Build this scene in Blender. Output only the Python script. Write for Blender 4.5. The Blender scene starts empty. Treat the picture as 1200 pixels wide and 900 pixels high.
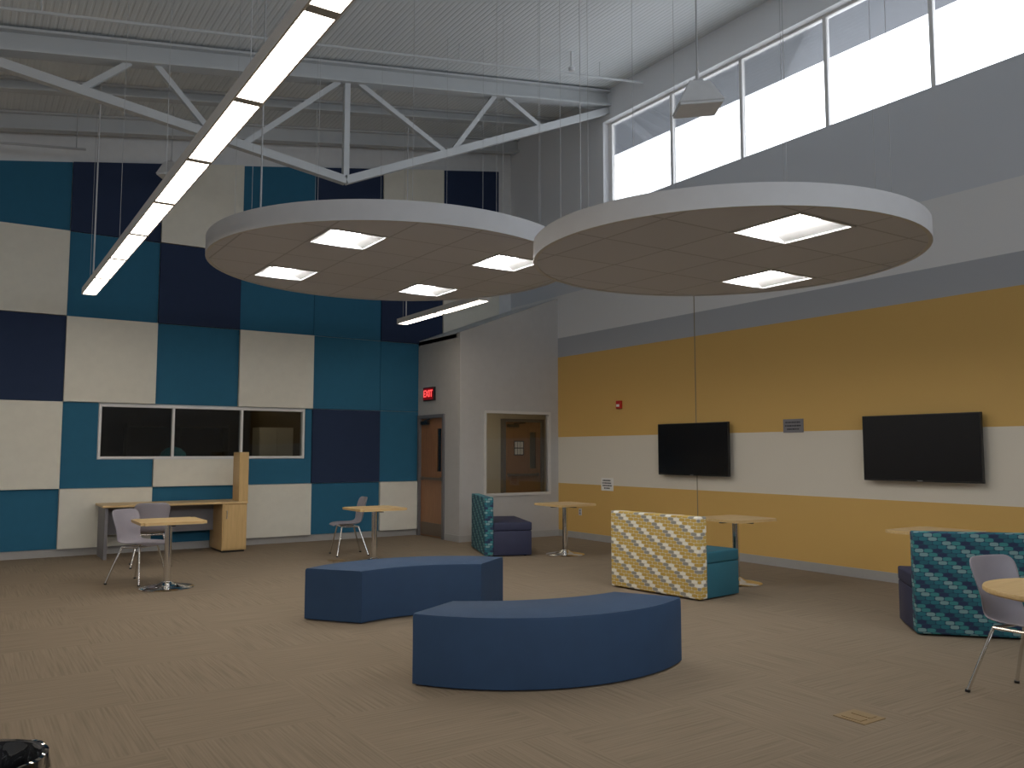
import bpy, bmesh, math, random
from mathutils import Vector, Matrix
random.seed(7)
PI = math.pi; R = math.radians
C = bpy.context.scene.collection
scene = bpy.context.scene

# ------------------------------------------------------------------ materials
def srgb(r, g, b):
    f = lambda c: (c/255/12.92) if c/255 <= .04045 else ((c/255+.055)/1.055)**2.4
    return (f(r), f(g), f(b), 1)

def mat(name, col, rough=.6, metal=0, var=.025, nscale=8, bump=0, bscale=60, emit=None, estr=0, coat=0):
    m = bpy.data.materials.new(name); m.use_nodes = True
    nt = m.node_tree; N = nt.nodes; L = nt.links
    p = N['Principled BSDF']
    p.inputs['Roughness'].default_value = rough
    p.inputs['Metallic'].default_value = metal
    p.inputs['Coat Weight'].default_value = coat
    tc = N.new('ShaderNodeTexCoord'); nz = N.new('ShaderNodeTexNoise')
    nz.inputs['Scale'].default_value = nscale; nz.inputs['Detail'].default_value = 3
    L.new(tc.outputs['Object'], nz.inputs['Vector'])
    rp = N.new('ShaderNodeValToRGB')
    rp.color_ramp.elements[0].position = .3; rp.color_ramp.elements[1].position = .7
    rp.color_ramp.elements[0].color = [c*(1-var) for c in col[:3]]+[1]
    rp.color_ramp.elements[1].color = [min(1, c*(1+var)) for c in col[:3]]+[1]
    L.new(nz.outputs['Fac'], rp.inputs['Fac']); L.new(rp.outputs['Color'], p.inputs['Base Color'])
    if bump:
        n2 = N.new('ShaderNodeTexNoise'); n2.inputs['Scale'].default_value = bscale
        L.new(tc.outputs['Object'], n2.inputs['Vector'])
        b = N.new('ShaderNodeBump'); b.inputs['Strength'].default_value = bump; b.inputs['Distance'].default_value = .01
        L.new(n2.outputs['Fac'], b.inputs['Height']); L.new(b.outputs['Normal'], p.inputs['Normal'])
    if emit:
        p.inputs['Emission Color'].default_value = emit; p.inputs['Emission Strength'].default_value = estr
    return m

def wood(name, c1, c2, axis='X'):
    m = bpy.data.materials.new(name); m.use_nodes = True
    nt = m.node_tree; N = nt.nodes; L = nt.links; p = N['Principled BSDF']
    p.inputs['Roughness'].default_value = .4
    tc = N.new('ShaderNodeTexCoord'); mp = N.new('ShaderNodeMapping')
    mp.inputs['Scale'].default_value = {'X': (1.5, 22, 22), 'Z': (22, 22, 1.5)}[axis]
    nz = N.new('ShaderNodeTexNoise'); nz.inputs['Scale'].default_value = 2; nz.inputs['Detail'].default_value = 5
    rp = N.new('ShaderNodeValToRGB'); rp.color_ramp.elements[0].position = .3; rp.color_ramp.elements[1].position = .7
    rp.color_ramp.elements[0].color = c1; rp.color_ramp.elements[1].color = c2
    L.new(tc.outputs['Object'], mp.inputs['Vector']); L.new(mp.outputs['Vector'], nz.inputs['Vector'])
    L.new(nz.outputs['Fac'], rp.inputs['Fac']); L.new(rp.outputs['Color'], p.inputs['Base Color'])
    return m

def pattern(name, cols, ground, bw=.1, bh=.046, pw=3, lim=.8):
    """staggered rows of rounded lozenges in an orderly colour rotation"""
    m = bpy.data.materials.new(name); m.use_nodes = True
    nt = m.node_tree; N = nt.nodes; L = nt.links; p = N['Principled BSDF']
    p.inputs['Roughness'].default_value = .75
    def mt(op, a, b=None):
        n = N.new('ShaderNodeMath'); n.operation = op
        for i, v in enumerate((a, b)):
            if v is None: continue
            if isinstance(v, (int, float)): n.inputs[i].default_value = v
            else: L.new(v, n.inputs[i])
        return n.outputs[0]
    tc = N.new('ShaderNodeTexCoord'); sp = N.new('ShaderNodeSeparateXYZ'); L.new(tc.outputs['Object'], sp.inputs[0])
    u = mt('DIVIDE', mt('ADD', sp.outputs[0], mt('ADD', sp.outputs[1], 10)), bw); v = mt('DIVIDE', sp.outputs[2], bh)
    row = mt('FLOOR', v); u = mt('ADD', u, mt('MULTIPLY', mt('MODULO', row, 2), .5))
    cell = mt('FLOOR', u)
    a = mt('POWER', mt('ABSOLUTE', mt('SUBTRACT', mt('MULTIPLY', mt('FRACT', u), 2), 1)), pw)
    c = mt('POWER', mt('ABSOLUTE', mt('SUBTRACT', mt('MULTIPLY', mt('FRACT', v), 2), 1)), pw)
    ins = mt('LESS_THAN', mt('ADD', a, c), lim)
    n_ = len(cols)
    idx = mt('FRACT', mt('ADD', mt('ADD', mt('MULTIPLY', cell, 3/n_), mt('MULTIPLY', row, 2/n_)), .5/n_))
    rp = N.new('ShaderNodeValToRGB'); rp.color_ramp.interpolation = 'CONSTANT'
    e = rp.color_ramp.elements
    e[0].position = 0; e[0].color = cols[0]; e[1].position = 1/n_; e[1].color = cols[1]
    for i in range(2, n_):
        x = e.new(i/n_); x.color = cols[i]
    L.new(idx, rp.inputs['Fac'])
    mx = N.new('ShaderNodeMixRGB'); L.new(ins, mx.inputs[0]); mx.inputs[1].default_value = ground; L.new(rp.outputs['Color'], mx.inputs[2])
    L.new(mx.outputs[0], p.inputs['Base Color'])
    return m

def carpet():
    m = bpy.data.materials.new('carpet'); m.use_nodes = True
    nt = m.node_tree; N = nt.nodes; L = nt.links; p = N['Principled BSDF']; p.inputs['Roughness'].default_value = .95
    p.inputs['Specular IOR Level'].default_value = .15
    tc = N.new('ShaderNodeTexCoord')
    def st(scale):
        mp = N.new('ShaderNodeMapping'); mp.inputs['Scale'].default_value = scale
        nz = N.new('ShaderNodeTexNoise'); nz.inputs['Scale'].default_value = 1; nz.inputs['Detail'].default_value = 2
        nz.inputs['Roughness'].default_value = .5
        L.new(tc.outputs['Object'], mp.inputs['Vector']); L.new(mp.outputs['Vector'], nz.inputs['Vector']); return nz
    a = st((1.6, 75, 1)); b = st((75, 1.6, 1))
    ck = N.new('ShaderNodeTexChecker'); ck.inputs['Scale'].default_value = 1.0
    mk = N.new('ShaderNodeMapping'); mk.inputs['Scale'].default_value = (1.09, 1.09, 0); mk.inputs['Location'].default_value = (0, 0, .5)
    L.new(tc.outputs['Object'], mk.inputs['Vector']); L.new(mk.outputs['Vector'], ck.inputs['Vector'])
    mx = N.new('ShaderNodeMixRGB'); L.new(ck.outputs['Fac'], mx.inputs[0]); L.new(a.outputs['Fac'], mx.inputs[1]); L.new(b.outputs['Fac'], mx.inputs[2])
    rp = N.new('ShaderNodeValToRGB'); e = rp.color_ramp.elements
    e[0].position = .28; e[0].color = srgb(124, 111, 94); e[1].position = .72; e[1].color = srgb(144, 129, 110)
    x = e.new(.46); x.color = srgb(135, 121, 103)
    L.new(mx.outputs[0], rp.inputs['Fac']); L.new(rp.outputs['Color'], p.inputs['Base Color'])
    return m

def banded_wall():
    m = bpy.data.materials.new('banded_paint'); m.use_nodes = True
    nt = m.node_tree; N = nt.nodes; L = nt.links; p = N['Principled BSDF']; p.inputs['Roughness'].default_value = .65
    tc = N.new('ShaderNodeTexCoord'); sp = N.new('ShaderNodeSeparateXYZ'); L.new(tc.outputs['Object'], sp.inputs[0])
    mr = N.new('ShaderNodeMath'); mr.operation = 'DIVIDE'; mr.inputs[1].default_value = 10; L.new(sp.outputs[2], mr.inputs[0])
    rp = N.new('ShaderNodeValToRGB'); rp.color_ramp.interpolation = 'CONSTANT'; e = rp.color_ramp.elements
    Y = srgb(214, 174, 100); W = srgb(224, 216, 200)
    e[0].position = 0; e[0].color = Y; e[1].position = .0915; e[1].color = W
    for z, c in ((.1745, Y), (.32, srgb(176, 180, 186)), (.355, srgb(230, 231, 232)), (.43, srgb(212, 217, 224)), (.562, srgb(238, 240, 243))):  # bluish grey above the light band: backlit shade put into the colour
        x = e.new(z); x.color = c
    L.new(mr.outputs[0], rp.inputs['Fac'])
    L.new(rp.outputs['Color'], p.inputs['Base Color'])
    return m

def tiles_mat():
    m = bpy.data.materials.new('ceiling_tile'); m.use_nodes = True
    nt = m.node_tree; N = nt.nodes; L = nt.links; p = N['Principled BSDF']; p.inputs['Roughness'].default_value = .9
    tc = N.new('ShaderNodeTexCoord'); br = N.new('ShaderNodeTexBrick'); br.offset = 0; br.squash = 1
    mp = N.new('ShaderNodeMapping'); mp.inputs['Location'].default_value = (.0035, .0035, 0)
    br.inputs['Scale'].default_value = 1; br.inputs['Brick Width'].default_value = .61; br.inputs['Row Height'].default_value = .61
    br.inputs['Mortar Size'].default_value = .009; br.inputs['Mortar Smooth'].default_value = 0
    br.inputs['Color1'].default_value = srgb(202, 205, 215); br.inputs['Color2'].default_value = srgb(206, 209, 219)
    br.inputs['Mortar'].default_value = srgb(176, 179, 189)
    L.new(tc.outputs['Object'], mp.inputs[0]); L.new(mp.outputs[0], br.inputs['Vector']); L.new(br.outputs['Color'], p.inputs['Base Color'])
    return m

def glass(name, refl=1.0, tint=(.96, .97, .97, 1)):
    m = bpy.data.materials.new(name); m.use_nodes = True
    nt = m.node_tree; N = nt.nodes; L = nt.links; N.remove(N['Principled BSDF'])
    t = N.new('ShaderNodeBsdfTransparent'); t.inputs[0].default_value = tint
    g = N.new('ShaderNodeBsdfGlossy'); g.inputs['Roughness'].default_value = .02
    f = N.new('ShaderNodeFresnel'); f.inputs[0].default_value = 1.45
    k = N.new('ShaderNodeMath'); k.operation = 'MULTIPLY'; k.inputs[1].default_value = refl; L.new(f.outputs[0], k.inputs[0])
    mx = N.new('ShaderNodeMixShader'); L.new(k.outputs[0], mx.inputs[0]); L.new(t.outputs[0], mx.inputs[1]); L.new(g.outputs[0], mx.inputs[2])
    L.new(mx.outputs[0], N['Material Output'].inputs['Surface'])
    return m

def lamp(name, col, s):
    m = mat(name, (.8, .8, .8, 1), .5, emit=col, estr=s); return m

M = dict(
    carpet=carpet(), banded=banded_wall(), tiles=tiles_mat(),
    grey=mat('grey_paint', srgb(182, 180, 177), .65),
    grey_dark=mat('seam_grey_paint', srgb(140, 130, 104), .65),  # own colour of the dark panel seam on the right wall
    upper=mat('upper_paint', srgb(220, 222, 223), .7),
    soffit=mat('eave_grey', srgb(96, 100, 106), .8),
    base=mat('vinyl_base', srgb(168, 166, 163), .5),
    deck=mat('painted_deck', srgb(224, 229, 231), .85, nscale=1),
    steel=mat('white_steel', srgb(200, 204, 206), .7, nscale=3),
    teal=mat('teal_fabric', srgb(40, 102, 132), .9),
    navy=mat('navy_fabric', srgb(34, 50, 80), .9),
    cream=mat('cream_fabric', srgb(224, 221, 208), .9),
    bench=mat('blue_upholstery', srgb(39, 67, 99), .75, var=.05, bump=.1, bscale=250),
    tealseat=mat('teal_vinyl', srgb(42, 104, 122), .6),
    navyseat=mat('navy_vinyl', srgb(44, 48, 76), .6),
    maple=wood('maple_laminate', srgb(204, 170, 116), srgb(218, 188, 136)),
    mapleV=wood('maple_panel', srgb(198, 164, 108), srgb(212, 178, 122), 'Z'),
    oak=wood('oak_door', srgb(142, 98, 64), srgb(164, 116, 78), 'Z'),
    chrome=mat('chrome', (.75, .75, .75, 1), .12, 1, var=.02),
    alum=mat('brushed_aluminium', (.5, .5, .5, 1), .35, 1, var=.03),
    bronze=mat('dull_metal', srgb(120, 106, 92), .5, .3),
    wire=mat('wire_grey', srgb(178, 180, 182), .5, var=.02),
    pale=mat('pale_housing', srgb(214, 212, 209), .4, var=.02),
    shell=mat('grey_plastic_shell', srgb(152, 147, 155), .4, var=.03),
    black=mat('black_plastic', srgb(18, 18, 20), .4, var=.03),
    screen=mat('tv_screen', srgb(10, 10, 14), .22, var=.02),
    frame=mat('window_frame_paint', srgb(225, 224, 222), .4),
    mframe=mat('muted_frame_paint', srgb(202, 199, 194), .5),
    dkframe=mat('grey_door_frame', srgb(110, 108, 110), .4),
    rim=mat('white_rim', srgb(200, 201, 203), .5, var=.02),
    glass=glass('clear_glass', .7), dkglass=glass('room_glass', 1.8, (.65, .67, .67, 1)), cglass=glass('corridor_glass', 1.2, (.94, .94, .93, 1)),
    lensW=lamp('troffer_lens', srgb(255, 253, 250), 42), lensL=lamp('linear_lens', srgb(255, 240, 220), 12),
    pan=mat('reflector_white', srgb(205, 205, 205), .5),
    red=mat('red_plastic', srgb(190, 30, 24), .35), exit=lamp('exit_red', srgb(255, 12, 24), 1.3),
    exitbox=mat('exit_panel', srgb(60, 8, 14), .4, emit=srgb(255, 10, 20), estr=.12),
    paper=mat('paper', srgb(235, 232, 226), .8), ink=mat('ink', srgb(50, 50, 54), .8),
    plaque=mat('plaque_grey', srgb(126, 124, 128), .5), brass=mat('brass_cover', srgb(138, 114, 78), .6),
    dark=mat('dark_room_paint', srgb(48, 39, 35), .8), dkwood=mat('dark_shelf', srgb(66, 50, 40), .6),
    lampgrey=mat('speaker_housing', srgb(222, 224, 226), .45), beige=mat('beige_paint', srgb(202, 194, 174), .7),
    grille=mat('speaker_grille', srgb(232, 234, 236), .6),
    tealmetal=mat('teal_enamel', srgb(60, 170, 185), .3),
    ydots=pattern('yellow_lozenge_weave', [srgb(198, 164, 78), srgb(150, 148, 140), srgb(202, 170, 86), srgb(242, 238, 224), srgb(202, 170, 88)], srgb(218, 211, 190), .074, .034, 3.2, .85),
    tdots=pattern('teal_dash_weave', [srgb(38, 112, 124), srgb(34, 50, 82), srgb(122, 156, 158), srgb(34, 96, 110), srgb(58, 132, 134)], srgb(30, 70, 92), .07, .032, 3.2, .8),
)

# ------------------------------------------------------------------ helpers
def NB(): return bmesh.new()
def hexa(bm, pts):
    v = [bm.verts.new(p) for p in pts]
    for f in ((0,3,2,1),(4,5,6,7),(0,1,5,4),(1,2,6,5),(2,3,7,6),(3,0,4,7)):
        bm.faces.new([v[i] for i in f])
def box(bm, x0, x1, y0, y1, z0, z1, z1b=None, z0b=None):
    a = z1 if z1b is None else z1b; b = z0 if z0b is None else z0b
    hexa(bm, [(x0,y0,z0),(x1,y0,b),(x1,y1,b),(x0,y1,z0),(x0,y0,z1),(x1,y0,a),(x1,y1,a),(x0,y1,z1)])
def bevel(bm, w, seg=2):
    bmesh.ops.remove_doubles(bm, verts=bm.verts, dist=1e-5)
    bm.normal_update()
    es = [e for e in bm.edges if len(e.link_faces) == 2 and e.calc_face_angle(0) > .5]
    bmesh.ops.bevel(bm, geom=es, offset=w, segments=seg, affect='EDGES', profile=.6)
def tube(bm, p0, p1, r, seg=10, r2=None):
    p0 = Vector(p0); p1 = Vector(p1); d = (p1-p0); q = d.to_track_quat('Z', 'Y')
    r2 = r if r2 is None else r2
    A = [bm.verts.new(p0 + q @ Vector((r*math.cos(2*PI*i/seg), r*math.sin(2*PI*i/seg), 0))) for i in range(seg)]
    B = [bm.verts.new(p1 + q @ Vector((r2*math.cos(2*PI*i/seg), r2*math.sin(2*PI*i/seg), 0))) for i in range(seg)]
    for i in range(seg):
        j = (i+1) % seg; bm.faces.new((A[i], A[j], B[j], B[i]))
    bm.faces.new(A[::-1]); bm.faces.new(B)
def path(bm, pts, r, seg=8):
    for a, b in zip(pts, pts[1:]): tube(bm, a, b, r, seg)
def lathe(bm, prof, c=(0, 0, 0), seg=32):
    rings = []
    for r, z in prof:
        if r < 1e-6: rings.append([bm.verts.new((c[0], c[1], c[2]+z))])
        else: rings.append([bm.verts.new((c[0]+r*math.cos(2*PI*i/seg), c[1]+r*math.sin(2*PI*i/seg), c[2]+z)) for i in range(seg)])
    for a, b in zip(rings, rings[1:]):
        for i in range(seg):
            j = (i+1) % seg
            if len(a) == 1 and len(b) == 1: continue
            if len(a) == 1: bm.faces.new((a[0], b[j], b[i]))
            elif len(b) == 1: bm.faces.new((a[i], a[j], b[0]))
            else: bm.faces.new((a[i], a[j], b[j], b[i]))
def beam(bm, p0, p1, w, h):
    p0 = Vector(p0); p1 = Vector(p1); d = (p1-p0).normalized()
    s = Vector((0, 1, 0)) if abs(d.y) < .9 else Vector((1, 0, 0))
    n = d.cross(s).normalized()
    q = []
    for p in (p0, p1):
        q.append([p + s*a*w/2 + n*b*h/2 for a, b in ((-1,-1),(1,-1),(1,1),(-1,1))])
    hexa(bm, q[0]+q[1])

def obj(name, bm, m, parent=None, smooth=False, world=False):
    if world and parent: bmesh.ops.translate(bm, verts=bm.verts, vec=-Vector(parent.location))
    bmesh.ops.recalc_face_normals(bm, faces=bm.faces)
    me = bpy.data.meshes.new(name); bm.to_mesh(me); bm.free()
    if m: me.materials.append(m)
    o = bpy.data.objects.new(name, me); C.objects.link(o)
    if parent: o.parent = parent
    if smooth:
        for p in me.polygons: p.use_smooth = True
        try:
            me.set_sharp_from_angle(angle=R(40))
        except Exception: pass
    return o
def tag(o, label, cat, group=None):
    o['label'] = label; o['category'] = cat
    if group: o['group'] = group
    return o
def thing(name, label, cat, loc=(0,0,0), rotz=0, group=None):
    o = bpy.data.objects.new(name, None); C.objects.link(o); o.empty_display_size = .1
    o.location = loc; o.rotation_euler = (0, 0, rotz)
    return tag(o, label, cat, group)
def struct(name, bm, m, parent=None, smooth=False):
    o = obj(name, bm, m, parent, smooth)
    if not parent: o['kind'] = 'structure'
    return o
def dup(root, loc, rotz, label=None, group=None, scale=None):
    r = root.copy(); C.objects.link(r); r.location = loc; r.rotation_euler = (0, 0, rotz)
    if label: r['label'] = label
    if group: r['group'] = group
    if scale: r.scale = (scale,)*3
    for ch in list(root.children):
        c = ch.copy(); C.objects.link(c); c.parent = r
        for g in list(ch.children):
            d = g.copy(); C.objects.link(d); d.parent = c
    return r
def centred(bm):
    xs = [v.co.x for v in bm.verts]; ys = [v.co.y for v in bm.verts]; zs = [v.co.z for v in bm.verts]
    return Vector(((min(xs)+max(xs))/2, (min(ys)+max(ys))/2, min(zs)))
def solo(name, bm, m, label, cat, group=None, smooth=False):
    c = centred(bm); bmesh.ops.translate(bm, verts=bm.verts, vec=-c)
    o = obj(name, bm, m, None, smooth); o.location = c
    return tag(o, label, cat, group)

def roofz(x): return 6.24 + .164*(x-.17)
def alcz(x): return 3.51 + .38*(x-6.95)
WX = 9.0; BY = 13.6

# ------------------------------------------------------------------ room shell
b = NB(); box(b, -6.2, 11.2, -4.2, 17, -.15, 0); struct('floor', b, M['carpet'])
b = NB(); prof = []; x = -6.2
while x < 9.3:
    for dx, dz in ((0, 0), (.042, 0), (.05, .0035), (.068, .0035)): prof.append((x+dx, roofz(x+dx)+dz))
    x += .076
A = [b.verts.new((px, -4.2, pz)) for px, pz in prof]; B_ = [b.verts.new((px, 13.8, pz)) for px, pz in prof]
for i in range(len(prof)-1): b.faces.new((A[i], A[i+1], B_[i+1], B_[i]))
struct('ceiling', b, M['deck'])
b = NB()
w1 = (1.69, 4.82, 1.39, 2.20)
def seg(x0, x1, z0, z1=None): box(b, x0, x1, BY, BY+.15, z0, roofz(x0)+.02 if z1 is None else z1, roofz(x1)+.02 if z1 is None else z1)
seg(-6.2, w1[0], 0); seg(w1[0], w1[1], 0, w1[2]); seg(w1[0], w1[1], w1[3]); seg(w1[1], 6.95, 0); seg(6.95, 9.25, 2.8)
struct('wall_back', b, M['upper'])
b = NB(); cy0, cy1, cz0, cz1 = -3.4, 10.72, 5.62, 7.16
zt = roofz(9)+.08
box(b, WX, WX+.25, -4.2, 13.75, 2.76, cz0); box(b, WX, WX+.25, -4.2, 12.17, 0, 2.76)
box(b, WX, WX+.25, -4.2, cy0, cz0, cz1); box(b, WX, WX+.25, cy1, 13.75, cz0, cz1); box(b, WX, WX+.25, -4.2, 13.75, cz1, zt)
struct('wall_right', b, M['banded'])
b = NB(); box(b, -6.2, -6, -4.2, 13.75, 0, roofz(-6)+.05); struct('wall_left', b, M['upper'])
# wall behind the camera; unseen high window openings added for soft fill light
fx0, fx1, fz0, fz1 = -5.0, 8.0, 3.3, 4.9
b = NB(); box(b, -6, fx0, -4.2, -4.0, 0, roofz(-6)+.02, roofz(fx0)+.02); box(b, fx1, 9, -4.2, -4.0, 0, roofz(fx1)+.02, roofz(9)+.02)
box(b, fx0, fx1, -4.2, -4, 0, fz0); box(b, fx0, fx1, -4.2, -4, fz1, roofz(fx0)+.02, roofz(fx1)+.02)
struct('wall_front', b, M['upper'])
b = NB(); dy0, dy1, dz = 12.60, 13.50, 2.12
box(b, 6.95, 7.07, 12.17, dy0, 0, 3.5); box(b, 6.95, 7.07, dy1, BY, 0, 3.5); box(b, 6.95, 7.07, dy0, dy1, dz, 3.5)
box(b, 6.95, 7.07, BY, 14.4, 0, 2.8)
struct('wall_alcove_side', b, M['grey'])
b = NB(); vw = (7.42, 8.82, .74, 2.2)
def sg(x0, x1, z0, z1=None): box(b, x0, x1, 12.05, 12.17, z0, alcz(x0) if z1 is None else z1, alcz(x1) if z1 is None else z1)
sg(6.95, vw[0], 0); sg(vw[0], vw[1], 0, vw[2]); sg(vw[0], vw[1], vw[3]); sg(vw[1], WX, 0)
struct('wall_alcove_front', b, M['grey'])
b = NB(); box(b, 6.95, WX, 12.17, BY, alcz(6.95)-.08, alcz(6.95), alcz(WX), alcz(WX)-.08); struct('ceiling_alcove', b, M['upper'])
b = NB(); box(b, 7.07, 11.1, 14.3, 14.4, 0, 2.75); struct('wall_corridor_back', b, M['beige'])
b = NB(); box(b, 11.0, 11.1, 12.17, 14.3, 0, 2.75); struct('wall_corridor_right', b, M['beige'])
b = NB(); box(b, 9.25, 11.0, 12.05, 12.17, 0, 2.75); struct('wall_corridor_front', b, M['beige'])
b = NB(); box(b, 7.07, 11.1, 12.17, 14.4, 2.68, 2.75); struct('ceiling_corridor', b, M['upper'])
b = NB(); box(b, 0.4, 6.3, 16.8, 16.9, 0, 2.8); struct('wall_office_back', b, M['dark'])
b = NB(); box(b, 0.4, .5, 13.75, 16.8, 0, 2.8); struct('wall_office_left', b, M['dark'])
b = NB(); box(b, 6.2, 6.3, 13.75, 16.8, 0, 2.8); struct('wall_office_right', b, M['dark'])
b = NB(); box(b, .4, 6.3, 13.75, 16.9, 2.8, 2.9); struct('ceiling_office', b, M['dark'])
b = NB(); box(b, -6, 6.95, BY-.015, BY, 0, .11); struct('baseboard_back', b, M['base'])
b = NB(); box(b, WX-.015, WX, -4, 12.05, 0, .11); struct('baseboard_right', b, M['base'])
b = NB(); box(b, 6.935, 6.95, 12.035, dy0-.06, 0, .11); struct('baseboard_alcove_side', b, M['base'])
b = NB(); box(b, 6.95, WX-.015, 12.035, 12.05, 0, .11); struct('baseboard_alcove_front', b, M['base'])
b = NB(); box(b, WX-.004, WX, 8.658, 8.672, .11, 3.9); struct('trim_1', b, M['grey_dark'])
b = NB(); box(b, 9.25, 10.65, -4.2, 14, 7.24, 7.42, 7.62, 7.4); struct('trim_2', b, M['soffit'])

# windows
def window_y(name, x0, x1, z0, z1, y, n, fm, gm, fw=.045, depth=.1):
    b = NB()
    box(b, x0, x1, y, y+depth, z0, z0+fw); box(b, x0, x1, y, y+depth, z1-fw, z1)
    box(b, x0, x0+fw, y, y+depth, z0+fw, z1-fw); box(b, x1-fw, x1, y, y+depth, z0+fw, z1-fw)
    for k in range(1, n):
        xm = x0+(x1-x0)*k/n; box(b, xm-fw/2, xm+fw/2, y, y+depth, z0+fw, z1-fw)
    o = struct(name, b, fm)
    for k in range(n):
        xa = x0+(x1-x0)*k/n+fw*.5; xb = x0+(x1-x0)*(k+1)/n-fw*.5
        g = NB(); box(g, xa, xb, y+depth*.45, y+depth*.45+.008, z0+fw*.8, z1-fw*.8); obj('pane', g, gm, o)
    return o
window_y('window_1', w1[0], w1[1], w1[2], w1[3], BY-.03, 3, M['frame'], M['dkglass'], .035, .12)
window_y('window_2', vw[0], vw[1], vw[2], vw[3], 12.03, 1, M['mframe'], M['cglass'], .045, .1)
for k in range(10):
    y1 = cy1-.12-1.4*k; y0 = y1-1.4
    if k == 0: y1 = cy1
    b = NB(); f = .026; x0 = 9.12; x1 = 9.18
    box(b, x0, x1, y0, y1, cz0, cz0+.05); box(b, x0, x1, y0, y1, cz1-.035, cz1)
    box(b, x0, x1, y0, y0+f, cz0+.05, cz1-.035); box(b, x0, x1, y1-f-(.06 if k == 0 else 0), y1, cz0+.05, cz1-.035)
    o = struct('window_%d' % (k+3), b, M['frame'])
    g = NB(); box(g, 9.145, 9.153, y0+f*.8, y1-f*.8, cz0+.04, cz1-.03); obj('pane', g, M['glass'], o)
window_y('window_13', fx0, fx1, fz0, fz1, -4.15, 8, M['frame'], M['glass'], .06, .1)  # unseen windows, added to let in even daylight

# doors
def door(name, origin, rz, w, h, dark=False, papers=False):
    root = bpy.data.objects.new(name, None); C.objects.link(root); root['kind'] = 'structure'
    root.location = origin; root.rotation_euler = (0, 0, rz)
    b = NB(); box(b, -w/2-.05, -w/2+.01, -.03, .1, 0, h+.05); box(b, w/2-.01, w/2+.05, -.03, .1, 0, h+.05); box(b, -w/2, w/2, -.03, .1, h-.01, h+.05)
    obj('door_frame', b, M['dkframe'], root)
    lx0, lx1, lz0, lz1 = w/2-.28, w/2-.12, 1.15, 1.9
    b = NB(); a0, a1 = -w/2+.012, w/2-.012
    box(b, a0, lx0, .02, .065, .01, h-.012); box(b, lx1, a1, .02, .065, .01, h-.012)
    box(b, lx0, lx1, .02, .065, .01, lz0); box(b, lx0, lx1, .02, .065, lz1, h-.012)
    leaf = obj('door_leaf', b, M['oak'], root)
    b = NB(); box(b, lx0, lx1, .035, .05, lz0, lz1); obj('lite', b, M['dkglass'], leaf)
    b = NB(); box(b, a0+.06, a1-.06, -.03, -.008, 1.0, 1.045); box(b, a0+.06, a0+.12, -.01, .02, .99, 1.055); box(b, a1-.12, a1-.06, -.01, .02, .99, 1.055); bevel(b, .006)
    obj('push_bar', b, M['bronze'], root)
    b = NB(); box(b, a0+.03, a1-.03, .012, .02, .03, .25); obj('kick_plate', b, M['bronze'], root)
    b = NB(); box(b, a0+.05, a0+.32, -.03, .02, h-.12, h-.06); tube(b, (a0+.2, -.02, h-.05), (a0+.45, -.06, h-.03), .012); obj('door_closer', b, M['black'], root)
    if papers:
        b = NB(); box(b, -.22, .02, .012, .02, 1.42, 1.72); obj('notice', b, M['ink'], root)
        for i in range(2):
            for j in range(3):
                b = NB(); box(b, -.205+j*.072, -.145+j*.072, .008, .012, 1.44+i*.14, 1.56+i*.14); obj('notice_sheet', b, M['paper'], root)
    return root
door('door_1', (6.95, 13.05, 0), R(-90), .88, 2.1)
door('door_2', (9.72, 14.22, 0), 0, .92, 2.12, papers=True)
o = thing('corridor_light', 'flush light in the corridor beyond the alcove glass', 'light', (8.6, 13.1, 2.62))
b = NB(); box(b, -.6, .6, -.15, .15, 0, .06); obj('housing', b, M['rim'], o)
b = NB(); box(b, -.56, .56, -.12, .12, -.012, 0); obj('diffuser', b, lamp('corridor_lens', srgb(255, 240, 215), 6), o)

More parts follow.
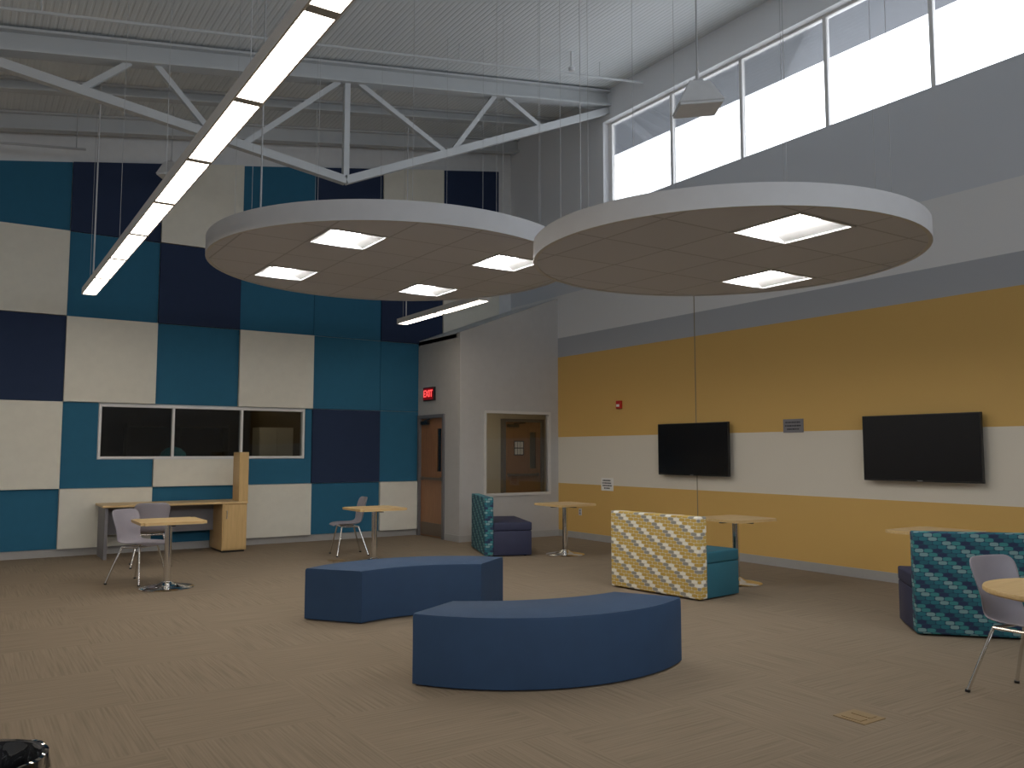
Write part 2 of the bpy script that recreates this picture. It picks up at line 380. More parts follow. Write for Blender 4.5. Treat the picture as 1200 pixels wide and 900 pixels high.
# ------------------------------------------------------------------ wall panels
cols = [-.035+1.245*i for i in range(8)]
rows = [0.11, .965, 2.22, 3.47, 4.73, 5.98]
grid = {0: 'TWNWT', 1: 'WTWTN', 2: 'TWTNW', 3: 'WTWTT', 4: 'TNTTN', 5: 'WTTNTW', 6: '...WTN'}
nm = {'T': 'teal', 'W': 'cream white', 'N': 'dark navy'}
mm = {'T': 'teal', 'W': 'cream', 'N': 'navy'}; th = {'T': .028, 'W': .075, 'N': .05}
cw = ['leftmost', 'second', 'third', 'fourth', 'fifth', 'sixth', 'seventh']; rw = ['bottom', 'second', 'third', 'fourth', 'fifth', 'topmost']
def ptop(x): return 5.6+.17*(x-.2)
for ci, s in grid.items():
    for ri, ch in enumerate(s):
        if ch == '.': continue
        g = .004
        x0, x1 = cols[ci]+g, cols[ci+1]-g; z0 = rows[ri]+g
        last = ri == len(s)-1
        t = th[ch]; b = NB(); y0 = BY-t
        def pc(xa, xb, za, zb, zb2=None, za2=None):
            if xb-xa > .01: box(b, xa, xb, y0, BY-.001, za, zb, zb2, za2)
        if last: pc(x0, x1, z0, ptop(x0), ptop(x1))
        else:
            z1 = rows[ri+1]-g
            if ri == 1 and 1 <= ci <= 3:
                a0, a1, c0, c1 = w1[0]-.01, w1[1]+.01, w1[2]-.01, w1[3]+.01
                lo, hi = max(x0, a0), min(x1, a1)
                pc(lo, hi, z0, c0)
                if x0 < a0: pc(x0, a0, z0, z1)
                if x1 > a1: pc(a1, x1, z0, z1)
            elif ci == 5 and ri <= 2: pc(x0, 6.948, z0, z1)
            elif ci == 5 and ri == 3: pc(x0, 6.95, z0, z1); pc(6.95, x1, alcz(6.95)+.01, z1, None, alcz(x1)+.01)
            elif ci == 6 and ri == 3: pc(x0, x1, alcz(x0)+.01, z1, None, alcz(x1)+.01)
            else: pc(x0, x1, z0, z1)
        extra = ' notched round the window' if (ri == 1 and 1 <= ci <= 3) else ''
        solo('acoustic_panel', b, M[mm[ch]], '%s acoustic panel%s, %s row from floor, %s column from left' % (nm[ch], extra, rw[ri], cw[ci]), 'wall panel', 'patchwork acoustic panels on the far wall')

# ------------------------------------------------------------------ roof structure
TY = 10.6
t = thing('roof_truss', 'white painted steel truss with V-shaped lower chord spanning under the deck', 'roof truss', (4.27, TY, 5.2))
def tc(x): return roofz(x)-.17
def bc(x): return 5.23+(x-4.27)*.447 if x > 4.27 else 5.23+(4.27-x)*.142
b = NB()
for dz_, w_, h_ in ((.12, .22, .03), (-.12, .22, .03), (0, .03, .22)): beam(b, (-6, TY, tc(-6)+dz_), (9.0, TY, tc(9)+dz_), w_, h_)
obj('top_chord', b, M['steel'], t, world=True)
b = NB(); beam(b, (-1.5, TY, bc(-1.5)), (4.27, TY, bc(4.27)), .11, .11); obj('bottom_chord', b, M['steel'], t, world=True)
b = NB(); beam(b, (4.27, TY, bc(4.27)), (8.99, TY, bc(8.95)), .11, .11); obj('bottom_chord', b, M['steel'], t, world=True)
b = NB(); beam(b, (4.27, TY, bc(4.27)), (4.27, TY, tc(4.27)-.13), .08, .08); obj('king_post', b, M['steel'], t, world=True)
for xa, xb in ((1.5, .97), (1.8, 2.5), (4.15, 2.85), (4.45, 5.85), (6.7, 5.95), (6.9, 7.6)):
    b = NB(); beam(b, (xa, TY, tc(xa)-.12), (xb, TY, bc(xb)), .07, .07); obj('web_brace', b, M['steel'], t, world=True)
for y, hh, lab in ((13.35, .26, 'white steel beam under the deck right above the panelled wall'), (12.1, .16, 'slender white roof beam between the truss and panelled wall')):
    b = NB()
    z_ = lambda x: roofz(x)-.005-hh/2
    for d_, w_, h_ in ((hh/2-.015, .16, .03), (-hh/2+.015, .16, .03), (0, .025, hh-.05)): beam(b, (-5.99, y, z_(-5.99)+d_), (8.99, y, z_(8.99)+d_), w_, h_)
    solo('roof_beam', b, M['steel'], lab, 'roof beam', 'sloping roof beams')
b = NB(); path(b, [(-5.9, 9.6, roofz(-5.9)-.25), (8.9, 9.6, roofz(8.9)-.25)], .018)
for x in (-2, .5, 3, 5.5, 8): tube(b, (x, 9.6, roofz(x)-.24), (x, 9.6, roofz(x)), .006, 6)
solo('sprinkler_pipe', b, M['steel'], 'thin white sprinkler pipe hung below the deck in front of the truss', 'pipe', smooth=True)
b = NB(); path(b, [(-5.9, 13.1, 5.0), (1.32, 13.1, 5.84)], .018)
for x in (-1, 1.2): tube(b, (x, 13.1, 5.0+(x+5.9)*.117), (x, 13.1, roofz(x)), .008, 6)
solo('electrical_conduit', b, M['wire'], 'thin grey conduit running before the top of the leftmost panels', 'pipe', smooth=True)
b = NB(); lathe(b, [(0, 0), (.05, .01), (.075, .06), (.075, .1), (.03, .12), (.03, .42), (0, .42)], (0, 0, 0), 20)
o = tag(obj('smoke_detector', b, M['rim'], None, True), 'small round white detector hung from the deck near the top of view', 'detector'); o.location = (4.05, 6.2, roofz(4.05)-.42)
b = NB(); lathe(b, [(0, 0), (.04, .01), (.05, .05), (.02, .08), (.02, .3), (0, .3)], (0, 0, 0), 16)
o = tag(obj('heat_sensor', b, M['lampgrey'], None, True), 'small grey sensor under the deck left of the clerestory windows', 'sensor'); o.location = (7.3, 9.4, roofz(7.3)-.3)

# ------------------------------------------------------------------ suspended discs
def disc(cx, cy, z, rad, hgt, lights, lab, nwires, llabs, cr):
    d = thing('suspended_disc', lab, 'ceiling disc', (cx, cy, z), 0, 'round suspended discs')
    b = NB(); seg = 96
    lathe(b, [(rad-.03, 0), (rad, 0), (rad, hgt), (rad-.03, hgt), (rad-.03, 0)], seg=seg); obj('rim', b, M['rim'], d, True)
    b = NB(); lathe(b, [(0, .008), (rad-.03, .008), (rad-.03, .022), (0, .022)], seg=seg)
    o = obj('tile_field', b, M['tiles'], d)
    cb = NB()
    for lx, ly in lights: box(cb, lx-.3, lx+.3, ly-.3, ly+.3, -.1, .1)
    cut = obj('cutter', cb, None, d)
    md = o.modifiers.new('b', 'BOOLEAN'); md.object = cut; md.operation = 'DIFFERENCE'; md.solver = 'EXACT'
    bpy.context.view_layer.update()
    dg = bpy.context.evaluated_depsgraph_get(); nmh = bpy.data.meshes.new_from_object(o.evaluated_get(dg))
    o.modifiers.clear(); o.data = nmh
    if not nmh.materials: nmh.materials.append(M['tiles'])
    bpy.data.objects.remove(cut, do_unlink=True)
    b = NB(); lathe(b, [(0, hgt-.02), (rad-.03, hgt-.02), (rad-.03, hgt-.01), (0, hgt-.01)], seg=seg); obj('top_board', b, M['rim'], d)
    for k in range(nwires):
        a = 2*PI*(k+.35)/nwires; rr = rad*.86
        wx, wy = rr*math.cos(a), rr*math.sin(a)
        b = NB(); tube(b, (wx, wy, hgt-.03), (wx, wy, roofz(cx+wx)-z+.01), .002, 6); obj('suspension_wire', b, M['wire'], d)
    a = 2.6; wx, wy = rad*.75*math.cos(a), rad*.75*math.sin(a)
    b = NB(); tube(b, (wx, wy, hgt-.02), (wx, wy, roofz(cx+wx)-z+.01), cr, 8); obj('conduit', b, M['wire'], d)
    for (lx, ly), ll in zip(lights, llabs):
        l = thing('recessed_light', ll, 'ceiling light', (cx+lx, cy+ly, z), 0, 'square recessed lights in the discs')
        b = NB()
        for q in (-1, 1):
            box(b, q*.2875-.0115, q*.2875+.0115, -.299, .299, .002, .012); box(b, -.276, .276, q*.2875-.0115, q*.2875+.0115, .002, .012)
        obj('light_frame', b, M['rim'], l)
        b = NB()
        for q in (-1, 1):
            hexa(b, [(q*.276, -.276, .012), (q*.276, .276, .012), (q*.125, .276, .07), (q*.125, -.276, .07), (q*.276, -.276, .02), (q*.276, .276, .02), (q*.125, .276, .078), (q*.125, -.276, .078)])
        box(b, -.276, .276, -.282, -.276, .01, .09); box(b, -.276, .276, .276, .282, .01, .09); box(b, -.14, .14, -.276, .276, .09, .096)
        obj('reflector', b, M['pan'], l)
        b = NB(); n = 8; v = []
        for i in range(n+1):
            aa = PI*i/n; v.append((.122*math.cos(aa), .08-.04*math.sin(aa)))
        A = [b.verts.new((x, -.274, zz)) for x, zz in v]; B2 = [b.verts.new((x, .274, zz)) for x, zz in v]
        for i in range(n): b.faces.new((A[i], A[i+1], B2[i+1], B2[i]))
        b.faces.new(A); b.faces.new(B2[::-1]); b.faces.new((A[0], B2[0], B2[-1], A[-1]))
        obj('lens', b, M['lensW'], l, True)
    return d
disc(3.94, 8.34, 3.53, 1.97, .19, [(-.915, -.915), (-.915, .915), (.915, -.915), (.915, .915)], 'larger white-rimmed round ceiling disc on the left, four square lights', 12,
     ['upper left square light set in the left ceiling disc', 'lower left square light set in the left ceiling disc', 'square light of the left disc nearest the right disc', 'lower middle square light of the left ceiling disc above the alcove'], .009)
disc(5.05, 4.55, 3.03, 1.52, .15, [(-.305, -.915), (.915, .305)], 'nearer white-rimmed round ceiling disc on the right, two square lights', 8,
     ['larger brighter-looking square light set in the right ceiling disc', 'smaller-looking lower square light set in the right ceiling disc'], .003)

# ------------------------------------------------------------------ linear pendants
def linear(x, ya, yb, z, lab, segl=1.22):
    d = thing('linear_pendant_light', lab, 'pendant light', (x, (ya+yb)/2, z), 0, 'linear pendant lights'); h = (yb-ya)/2
    b = NB(); box(b, -.088, -.076, -h, h, 0, .075); box(b, .076, .088, -h, h, 0, .075); box(b, -.088, .088, -h, h, .075, .085)
    box(b, -.076, .076, -h, -h+.02, 0, .075); box(b, -.076, .076, h-.02, h, 0, .075); obj('housing', b, M['pale'], d)
    n = max(1, round((yb-ya)/segl)); s = (2*h-.04)/n
    for k in range(n):
        a = h-.02-s*k
        b = NB(); box(b, -.075, .075, a-s+.035, a-.035, .001, .02); obj('lens', b, M['lensL'], d)
        if k:
            b = NB(); box(b, -.075, .075, a-.035, a+.035, -.001, .02); obj('lens_joint', b, M['wire'], d)
    ks = [h-.05-s*k for k in range(0, n, 2)]+[-h+.05]
    for yy in ks:
        b = NB(); tube(b, (0, yy, .08), (0, yy, roofz(x)-z+.01), .0025, 6); obj('suspension_wire', b, M['wire'], d)
    b = NB(); tube(b, (.03, h-.1, .08), (.03, h-.1, roofz(x)-z+.01), .01, 8); obj('power_cord', b, M['rim'], d)
linear(1.335, 12.16-1.22*9, 12.16, 3.57, 'long linear pendant light running diagonally across the upper left')
linear(5.93, 9.62, 12.2, 3.57, 'short far linear pendant light glimpsed beneath the left disc')
linear(-3.26, 12.16-1.22*9, 12.16, 3.57, 'added linear pendant light, unseen on the left side of the room')  # extra unseen pendant, added to brighten the floor and left panels

# hanging speakers
hb = thing('hanging_speaker', 'angular light grey speaker hanging in front of the clerestory windows', 'speaker', (6.34, 6.0, 5.1), R(-33), 'angular hanging speakers')
b = NB(); hexa(b, [(-.24, -.2, 0), (.24, -.2, .04), (.24, .2, .04), (-.24, .2, 0), (-.11, -.12, .27), (.11, -.12, .27), (.11, .12, .27), (-.11, .12, .27)]); bevel(b, .015, 2); obj('body', b, M['lampgrey'], hb)
b = NB(); hexa(b, [(-.225, -.185, -.025), (.225, -.185, .012), (.225, .185, .012), (-.225, .185, -.025), (-.225, -.185, .005), (.225, -.185, .04), (.225, .185, .04), (-.225, .185, .005)]); bevel(b, .008, 2); obj('grille', b, M['grille'], hb)
b = NB(); box(b, -.05, .05, -.06, .06, .26, .31); tube(b, (0, 0, .3), (0, 0, .42), .02); obj('mount', b, M['rim'], hb)
b = NB(); tube(b, (0, 0, .4), (0, 0, roofz(6.34)-5.1+.01), .009, 8); obj('power_cord', b, M['wire'], hb)
h2 = dup(hb, (2.42, 12.75, 5.55), R(-33), 'small white speaker hanging before the top row of panels', scale=.72)
for ch in list(h2.children):
    if ch.name.startswith('power_cord'):
        ch.data = ch.data.copy()
        for v in ch.data.vertices:
            if v.co.z > .6: v.co.z = (roofz(2.42)-5.55+.01)/.72

# ------------------------------------------------------------------ arc benches
def bench(cx, cy, mid, lab, ro=1.38, re=.86, sag=.115):
    h, n = .455, 44
    hc = re*math.sin(PI/4); dc = re*math.cos(PI/4)                    # inner end corners
    ri = (hc*hc+sag*sag)/(2*sag); ci = dc+sag-ri                      # gentler inner arc
    mr = 1.05; mx, my = mr*math.cos(mid), mr*math.sin(mid)
    def pt(u, k):
        a = u*PI/4; O = Vector((ro*math.cos(a), ro*math.sin(a)))
        ai = u*math.asin(hc/ri); I = Vector((ci+ri*math.cos(ai), ri*math.sin(ai)))
        p = I+(O-I)*k
        return (p.x*math.cos(mid)-p.y*math.sin(mid)-mx, p.x*math.sin(mid)+p.y*math.cos(mid)-my)
    def sweep(prof, n, u0=1.0):
        b = NB(); rings = []
        for i in range(n+1):
            u = -u0+2*u0*i/n
            rings.append([b.verts.new((*pt(u, k), z)) for k, z in prof])
        k = len(prof)
        for A, B3 in zip(rings, rings[1:]):
            for j in range(k): b.faces.new((A[j], A[(j+1) % k], B3[(j+1) % k], B3[j]))
        b.faces.new(rings[0][::-1]); b.faces.new(rings[-1]); return b
    bv = .022; q = .035
    prof = [(0, .012), (1, .012), (1, h-bv), (1-.3*q, h-.3*bv), (1-q, h), (q, h), (.3*q, h-.3*bv), (0, h-bv)]
    root = thing('arc_bench', lab, 'bench', (cx+mx, cy+my, 0), 0, 'curved blue benches')
    obj('upholstery', sweep(prof, n), M['bench'], root, True)
    for k0 in (.017, .983):
        obj('seam', sweep([(k0-.006, h-.012), (k0+.006, h-.012), (k0+.006, h-.003), (k0-.006, h-.003)], n, .99), M['bench'], root)
    for u in (-.88, 0, .88):
        for k0 in (.12, .88):
            b = NB(); x_, y_ = pt(u, k0); tube(b, (x_, y_, 0), (x_, y_, .014), .02); obj('glide', b, M['black'], root)
bench(3.695, 5.594, R(-105.6), 'curved blue upholstered bench nearest the camera, under the right disc')
bench(3.455, 6.215, R(81.6), 'curved blue upholstered bench farther back, its hollow side facing the nearest bench', re=.80, sag=.15)

# ------------------------------------------------------------------ booths
def booth(x, y, rz, L_, D, fab, seat, lab):
    r = thing('booth_seat', lab, 'booth seat', (x, y, 0), rz, 'high-backed booth seats')
    b = NB(); box(b, 0, .13, 0, L_, .015, .84); bevel(b, .018, 3); obj('back_panel', b, fab, r, True)
    b = NB(); box(b, .13, D, .002, L_-.002, .015, .36); bevel(b, .01, 2); obj('base', b, seat, r, True)
    b = NB(); box(b, .13, D+.005, .0, L_, .362, .48); bevel(b, .02, 3); obj('seat_cushion', b, seat, r, True)
    for gx in (.08, D-.08):
        for gy in (.08, L_-.08):
            b = NB(); tube(b, (gx, gy, 0), (gx, gy, .02), .022); obj('glide', b, M['black'], r)
booth(6.30, 10.2, R(-22), 1.24, .69, M['tdots'], M['navyseat'], 'far booth seat with teal patterned back and navy seat, by the alcove window')
booth(6.24, 6.0, R(6), 1.22, .66, M['ydots'], M['tealseat'], 'booth seat with yellow and cream patterned back and teal seat')
booth(7.43, 3.03, R(43), 1.24, .65, M['tdots'], M['navyseat'], 'near booth seat with teal patterned back, behind the round table at right')

# ------------------------------------------------------------------ tables
def table(x, y, lab, rnd=False, rz=0, s=.34, group='pedestal tables'):
    r = thing('pedestal_table', lab, 'table', (x, y, 0), rz, group)
    b = NB()
    if rnd: lathe(b, [(0, .712), (.45, .712), (.46, .72), (.46, .735), (.455, .742), (0, .742)], seg=56)
    else:
        box(b, -s, s, -s, s, .712, .742)
        es = [e for e in b.edges if abs(e.verts[0].co.z-e.verts[1].co.z) > .01]
        bmesh.ops.bevel(b, geom=es, offset=.04, segments=5, affect='EDGES')
    obj('tabletop', b, M['maple'], r, True)
    b = NB(); box(b, -.13, .13, -.13, .13, .7, .712); box(b, -.25, .25, -.02, .02, .69, .7); box(b, -.02, .02, -.25, .25, .69, .7); obj('top_bracket', b, M['black'], r)
    b = NB(); lathe(b, [(0, .04), (.038, .04), (.038, .69), (0, .69)], seg=24); obj('column', b, M['chrome'], r, True)
    b = NB(); lathe(b, [(0, 0), (.28, 0), (.285, .008), (.27, .018), (.18, .03), (.09, .045), (.05, .07), (.04, .075), (0, .075)], seg=48); obj('base', b, M['chrome'], r, True)
    return r
table(1.97, 9.86, 'square light wood table on chrome pedestal at the left, before the wall desk')
table(4.73, 10.5, 'square light wood table standing near the panelled wall, behind the far bench')
table(7.43, 9.79, 'square light wood table beside the far booth seat near the alcove')
table(7.46, 6.60, 'square light wood table between the yellow booth seat and the first screen')
table(7.87, 4.47, 'square light wood table behind the near teal patterned booth seat')
table(5.13, 2.13, 'round light wood table cut off by the right edge', True)

# ------------------------------------------------------------------ chairs (local: faces +y)
def chair(x, y, face, lab):
    r = thing('shell_chair', lab, 'chair', (x, y, 0), face, 'grey shell chairs')
    prof = [(.235, .425, .17, 0), (.215, .447, .2, .005), (.12, .452, .222, .012), (0, .44, .225, .02), (-.1, .437, .215, .028), (-.165, .455, .2, .034), (-.205, .51, .192, .04), (-.225, .59, .195, .04), (-.243, .68, .215, .04), (-.262, .77, .225, .035), (-.272, .81, .21, .028), (-.276, .832, .165, .02)]
    b = NB(); rows_ = []; n = 10
    for i, (py, pz, hw, cv) in enumerate(prof):
        t_ = min(1, max(0, (i-4)/3)); row = []
        for k in range(n+1):
            u = -1+2*k/n
            row.append(b.verts.new((u*hw, py+t_*cv*u*u*1.5, pz+(1-t_)*cv*(u*u)*1.0)))
        rows_.append(row)
    for A, B4 in zip(rows_, rows_[1:]):
        for k in range(n): b.faces.new((A[k], A[k+1], B4[k+1], B4[k]))
    s = obj('seat_shell', b, M['shell'], r)
    for p in s.data.polygons: p.use_smooth = True
    md = s.modifiers.new('t', 'SOLIDIFY'); md.thickness = .012; md.offset = -1
    md = s.modifiers.new('s', 'SUBSURF'); md.levels = 1; md.render_levels = 1
    b = NB()
    path(b, [(-.15, .12, .418), (-.15, -.12, .412), (.15, -.12, .412), (.15, .12, .418), (-.15, .12, .418)], .011); obj('seat_frame', b, M['chrome'], r, True)
    for sx in (-1, 1):
        for sy, ty in ((.12, .2), (-.12, -.25)):
            b = NB(); tube(b, (sx*.15, sy, .415), (sx*.235, ty, .012), .011, 10); l = obj('leg', b, M['chrome'], r, True)
            b = NB(); tube(b, (sx*.2355, ty*1.003, .016), (sx*.237, ty*1.01, 0), .016, 10); obj('foot_cap', b, M['black'], l)
    return r
def faceto(dx, dy): return math.atan2(dy, dx)-PI/2
ch1 = chair(1.78, 10.44, faceto(.6, -.7), 'grey shell chair with chrome legs at the left table, nearest the left edge')
dup(ch1, (2.16, 11.9, 0), faceto(.15, 1), 'grey shell chair with its back to view, at the wall desk')
dup(ch1, (4.78, 11.55, 0), faceto(-.95, .15), 'grey shell chair beside the square table near the panelled wall')
dup(ch1, (5.52, 2.58, 0), faceto(-.15, -.98), 'near grey shell chair pulled up to the round table')

# ------------------------------------------------------------------ desk
d = thing('desk', 'light wood desk with raised end panel beneath the interior window', 'desk', (2.65, 13.1, 0))
b = NB(); box(b, 1.68, 3.67, 12.75, 13.5, .72, .75); bevel(b, .004, 1); obj('worktop', b, M['maple'], d, world=True)
b = NB(); box(b, 1.72, 1.76, 12.82, 13.48, 0, .72); obj('side_panel', b, M['plaque'], d, world=True)
b = NB(); box(b, 1.76, 3.3, 13.3, 13.33, .3, .72); obj('modesty_panel', b, M['plaque'], d, world=True)
b = NB(); box(b, 3.3, 3.66, 12.77, 13.48, .03, .72); p_ = obj('cabinet', b, M['mapleV'], d, world=True)
b = NB(); box(b, 3.315, 3.645, 12.752, 12.77, .05, .7); q_ = obj('cabinet_door', b, M['mapleV'], d, world=True)
b = NB(); tube(b, (3.36, 12.735, .5), (3.36, 12.735, .62), .006); tube(b, (3.36, 12.735, .51), (3.36, 12.754, .51), .005); tube(b, (3.36, 12.735, .61), (3.36, 12.754, .61), .005)
h_ = obj('handle', b, M['alum'], d, world=True); h_.parent = q_
b = NB(); box(b, 3.32, 3.64, 12.8, 13.46, 0, .03); obj('plinth', b, M['black'], d, world=True)
b = NB(); box(b, 3.53, 3.67, 12.76, 13.1, .75, 1.49); bevel(b, .004, 1); obj('raised_end_panel', b, M['mapleV'], d, world=True)

# ------------------------------------------------------------------ screens on the right wall
def tv(y0, y1, z0, z1, lab):
    r = thing('television', lab, 'television', (8.88, (y0+y1)/2, z0), 0, 'wall-mounted screens'); w = (y1-y0)/2; h = z1-z0
    b = NB(); box(b, 0, .045, -w, w, 0, h); bevel(b, .006, 2); obj('casing', b, M['black'], r)
    b = NB(); box(b, -.003, .001, -w+.012, w-.012, .022, h-.012); obj('screen', b, M['screen'], r)
    b = NB(); box(b, .045, .119, -.22, .22, h*.3, h*.7); obj('bracket', b, M['black'], r)
    b = NB(); box(b, -.005, .0, -.03, .03, .006, .014); obj('maker_mark', b, M['alum'], r)
tv(7.96, 9.35, 1.15, 1.915, 'black flat screen on the banded wall nearer the alcove')
tv(4.52, 5.89, 1.165, 1.915, 'larger-looking black flat screen nearer the right edge')
def board(name, x, y0, y1, z0, z1, m, lines, lab, cat, lm):
    r = thing(name, lab, cat, (x, (y0+y1)/2, z0)); w = (y1-y0)/2; h = z1-z0
    b = NB(); box(b, -.01, 0, -w, w, 0, h); obj('board', b, m, r)
    for k, (f0, f1) in enumerate(lines):
        zc = h*(1-(k+1)/(len(lines)+1)); yy = w*f0
        while yy > -w*f1:
            l = random.uniform(.012, .03); e = max(yy-l, -w*f1)
            b = NB(); box(b, -.012, -.01, e, yy, zc-h*.05, zc+h*.05); obj('print_line', b, lm, r); yy = e-.008
board('room_plaque', WX, 6.80, 7.11, 1.745, 1.92, M['plaque'], [(.75, .75), (.8, .8), (.6, .6)], 'small grey plaque with three printed lines between the two screens', 'sign', M['ink'])
board('paper_notice', WX, 10.54, 10.84, .85, 1.06, M['paper'], [(.7, .6), (.8, .7), (.75, .8), (.5, .5)], 'white paper notice taped low on the banded wall above table', 'notice', M['ink'])
b = NB(); box(b, -.05, 0, -.055, .055, 0, .13); bevel(b, .008)
f_ = thing('fire_alarm', 'red fire alarm box on the upper yellow band', 'fire alarm', (WX, 10.35, 2.2)); obj('body', b, M['red'], f_)
b = NB(); box(b, -.056, -.05, -.035, .035, .03, .07); obj('white_bar', b, M['paper'], f_)
r = thing('power_outlet', 'white outlet plate low on yellow band, behind far table', 'outlet', (WX, 11.42, .4))
b = NB(); box(b, -.008, 0, -.036, .036, 0, .115); obj('plate', b, M['rim'], r)
for z_ in (.035, .08):
    b = NB(); box(b, -.011, -.008, -.018, .018, z_-.014, z_+.014); obj('socket', b, M['plaque'], r)

# exit sign
e_ = thing('exit_sign', 'dark exit sign with glowing red lettering above the alcove door', 'exit sign', (6.95, 13.1, 2.4))
b = NB(); box(b, -.048, 0, -.2, .2, 0, .24); bevel(b, .006); obj('housing', b, M['black'], e_)
b = NB(); box(b, -.051, -.047, -.18, .18, .02, .22); obj('face_panel', b, M['exitbox'], e_)
def text_mesh(s, size, m, parent, loc, rot):
    cu = bpy.data.curves.new('t', 'FONT'); cu.body = s; cu.size = size; cu.extrude = .002; cu.offset = .003; cu.align_x = 'CENTER'; cu.align_y = 'CENTER'
    to = bpy.data.objects.new('t', cu); C.objects.link(to); bpy.context.view_layer.update()
    me = bpy.data.meshes.new_from_object(to.evaluated_get(bpy.context.evaluated_depsgraph_get()))
    bpy.data.objects.remove(to, do_unlink=True); me.materials.clear(); me.materials.append(m)
    o = bpy.data.objects.new('lettering', me); C.objects.link(o); o.parent = parent; o.location = loc; o.rotation_euler = rot
    return o
text_mesh('EXIT', .17, M['exit'], e_, (-.054, 0, .12), (R(90), 0, R(-90)))

# floor covers
for (x, y, lab) in ((4.31, 2.94, 'brass floor outlet cover set in the carpet at lower right'), (4.4, 11.0, 'tiny brass floor outlet cover near the far table')):
    r = thing('outlet_cover', lab, 'floor outlet', (x, y, 0), 0, 'brass floor outlets')
    b = NB(); box(b, -.1, .1, -.1, .1, 0, .005); bevel(b, .002, 1); obj('plate', b, M['brass'], r)
    for q in (-.045, .045):
        b = NB(); box(b, q-.03, q+.03, -.06, .06, .005, .008); obj('lid', b, M['brass'], r)

# waste bin
r = thing('waste_bin', 'black waste bin with clear liner bag in the lower left corner', 'waste bin', (.08, 2.84, 0)); r.scale = (.95, .95, .97)
b = NB(); lathe(b, [(0, 0), (.13, 0), (.135, .02), (.172, .62), (.18, .65), (.17, .652), (.165, .62), (.125, .03), (0, .03)], seg=48); obj('bin_body', b, M['black'], r, True)
b = NB(); sg_ = 72; rings = []
for q, (rr, zz, am) in enumerate([(.145, .4, .007), (.155, .55, .006), (.164, .64, .003), (.174, .658, .001), (.184, .656, .003), (.188, .62, .006), (.187, .56, .008)]):
    rings.append([b.verts.new(((rr+am*math.sin(11*2*PI*i/sg_+q*.6)+am*.4*math.sin(23*2*PI*i/sg_))*math.cos(2*PI*i/sg_), (rr+am*math.sin(11*2*PI*i/sg_+q*.6)+am*.4*math.sin(23*2*PI*i/sg_))*math.sin(2*PI*i/sg_), zz+am*math.sin(5*2*PI*i/sg_))) for i in range(sg_)])
for A, B5 in zip(rings, rings[1:]):
    for i in range(sg_): b.faces.new((A[i], A[(i+1) % sg_], B5[(i+1) % sg_], B5[i]))
bag = glass('liner_film', 2.6, (.7, .7, .71, 1))
obj('liner_bag', b, bag, r, True)

# things in the dark room
o = thing('dome_lamp_reflection', 'teal dome standing in for a lamp reflection in the long interior window', 'lamp', (2.95, 14.6, 1.4))  # modelled dome takes the place of a reflection in the glass
b = NB(); lathe(b, [(.2, 0), (.21, 0), (.19, .08), (.12, .15), (.03, .18), (0, .18)], seg=32); obj('lamp_shade', b, M['tealmetal'], o, True)
b = NB(); tube(b, (0, 0, .17), (0, 0, 1.41), .006); obj('power_cord', b, M['black'], o)
o = thing('lit_patch_cabinet', 'cream cabinet standing in for a lit patch in the dark room behind right pane', 'cabinet', (4.96, 15.7, 0))  # pale cabinet added where a lit patch shows
b = NB(); box(b, -.32, .32, -.2, .25, 0, 1.95); obj('body', b, M['beige'], o)
for q in (-.16, .16):
    b = NB(); box(b, q-.152, q+.152, -.22, -.2, .05, 1.9); p_ = obj('cabinet_door', b, M['beige'], o)
    b = NB(); box(b, q*.2-.01, q*.2+.01, -.235, -.22, .9, 1.05); h_ = obj('handle', b, M['alum'], p_)
o = thing('office_shelf', 'dark open shelf inside the room behind middle pane', 'shelf', (3.4, 16.5, 0))
for z_ in (.5, 1.0, 1.5, 1.95):
    b = NB(); box(b, -.9, .9, -.2, .2, z_, z_+.03); obj('shelf_board', b, M['dkwood'], o)
for q in (-.9, 0, .88):
    b = NB(); box(b, q, q+.03, -.2, .2, 0, 2.0); obj('upright', b, M['dkwood'], o)
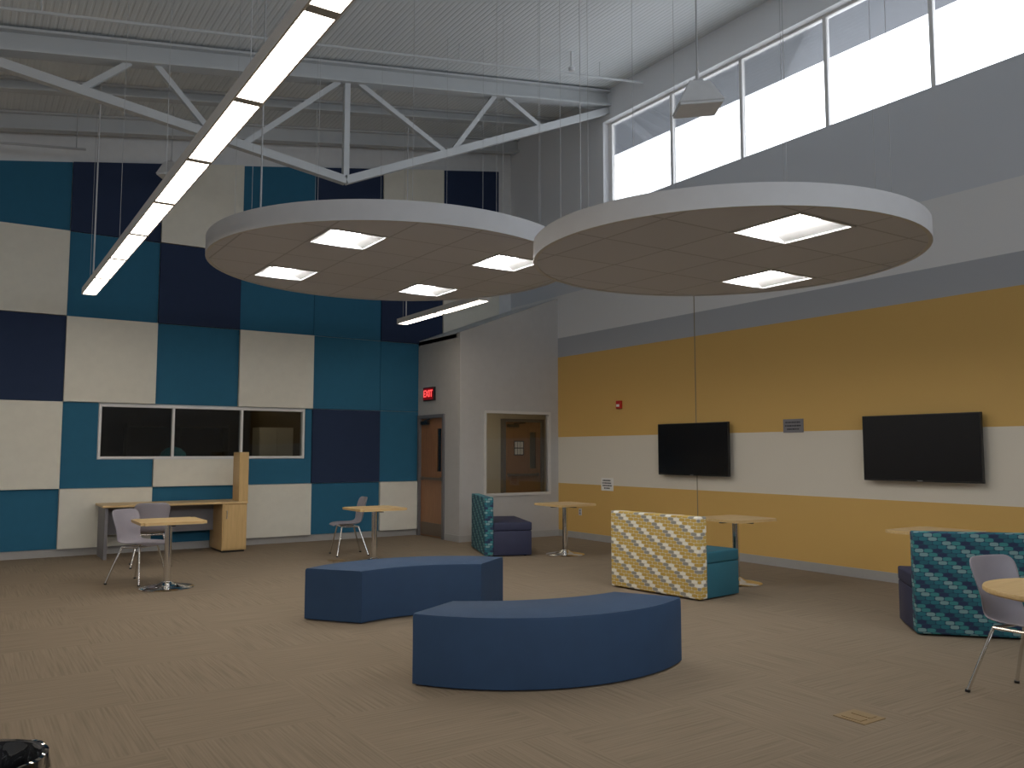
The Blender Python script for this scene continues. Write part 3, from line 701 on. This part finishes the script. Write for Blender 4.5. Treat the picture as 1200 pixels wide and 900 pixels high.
o = thing('office_light', 'small dim ceiling light inside the dark room', 'ceiling light', (4.3, 14.9, 2.74))
b = NB(); box(b, -.3, .3, -.1, .1, 0, .06); obj('housing', b, M['rim'], o)
b = NB(); box(b, -.28, .28, -.08, .08, -.01, 0); obj('diffuser', b, lamp('office_lens', srgb(255, 235, 205), 16), o)

# ------------------------------------------------------------------ daylight (overcast sky over darker ground), camera
w = bpy.data.worlds.new('World'); scene.world = w; w.use_nodes = True
N = w.node_tree.nodes; L = w.node_tree.links; bg = N['Background']
tcw = N.new('ShaderNodeTexCoord'); spw = N.new('ShaderNodeSeparateXYZ'); L.new(tcw.outputs['Generated'], spw.inputs[0])
mrw = N.new('ShaderNodeMapRange'); mrw.inputs['From Min'].default_value = -.08; mrw.inputs['From Max'].default_value = .08
mrw.inputs['To Min'].default_value = 3.0; mrw.inputs['To Max'].default_value = 6.0
L.new(spw.outputs[2], mrw.inputs['Value']); L.new(mrw.outputs[0], bg.inputs[1])
bg.inputs[0].default_value = srgb(244, 247, 255)
def portal(name, mtx, sx, sy):
    pl = bpy.data.lights.new(name, 'AREA'); pl.shape = 'RECTANGLE'; pl.size = sx; pl.size_y = sy
    try: pl.cycles.is_portal = True
    except Exception: pass
    po = bpy.data.objects.new(name, pl); C.objects.link(po); po.matrix_world = mtx
portal('clerestory_portal', Matrix.Translation((9.22, (cy0+cy1)/2, (cz0+cz1)/2)) @ Matrix(((0, 0, 1, 0), (1, 0, 0, 0), (0, 1, 0, 0), (0, 0, 0, 1))), 14.2, 1.6)
portal('front_portal', Matrix.Translation(((fx0+fx1)/2, -4.19, (fz0+fz1)/2)) @ Matrix(((1, 0, 0, 0), (0, 0, -1, 0), (0, 1, 0, 0), (0, 0, 0, 1))), 13, 1.65)

cam = bpy.data.cameras.new('camera'); co = bpy.data.objects.new('camera', cam); C.objects.link(co)
cam.sensor_width = 36; cam.lens = 972/1200*36; cam.clip_end = 200
co.location = (0, 0, 1.5); co.rotation_euler = (R(90+4.65), 0, R(-33.57))
scene.camera = co
scene.view_settings.view_transform = 'Standard'
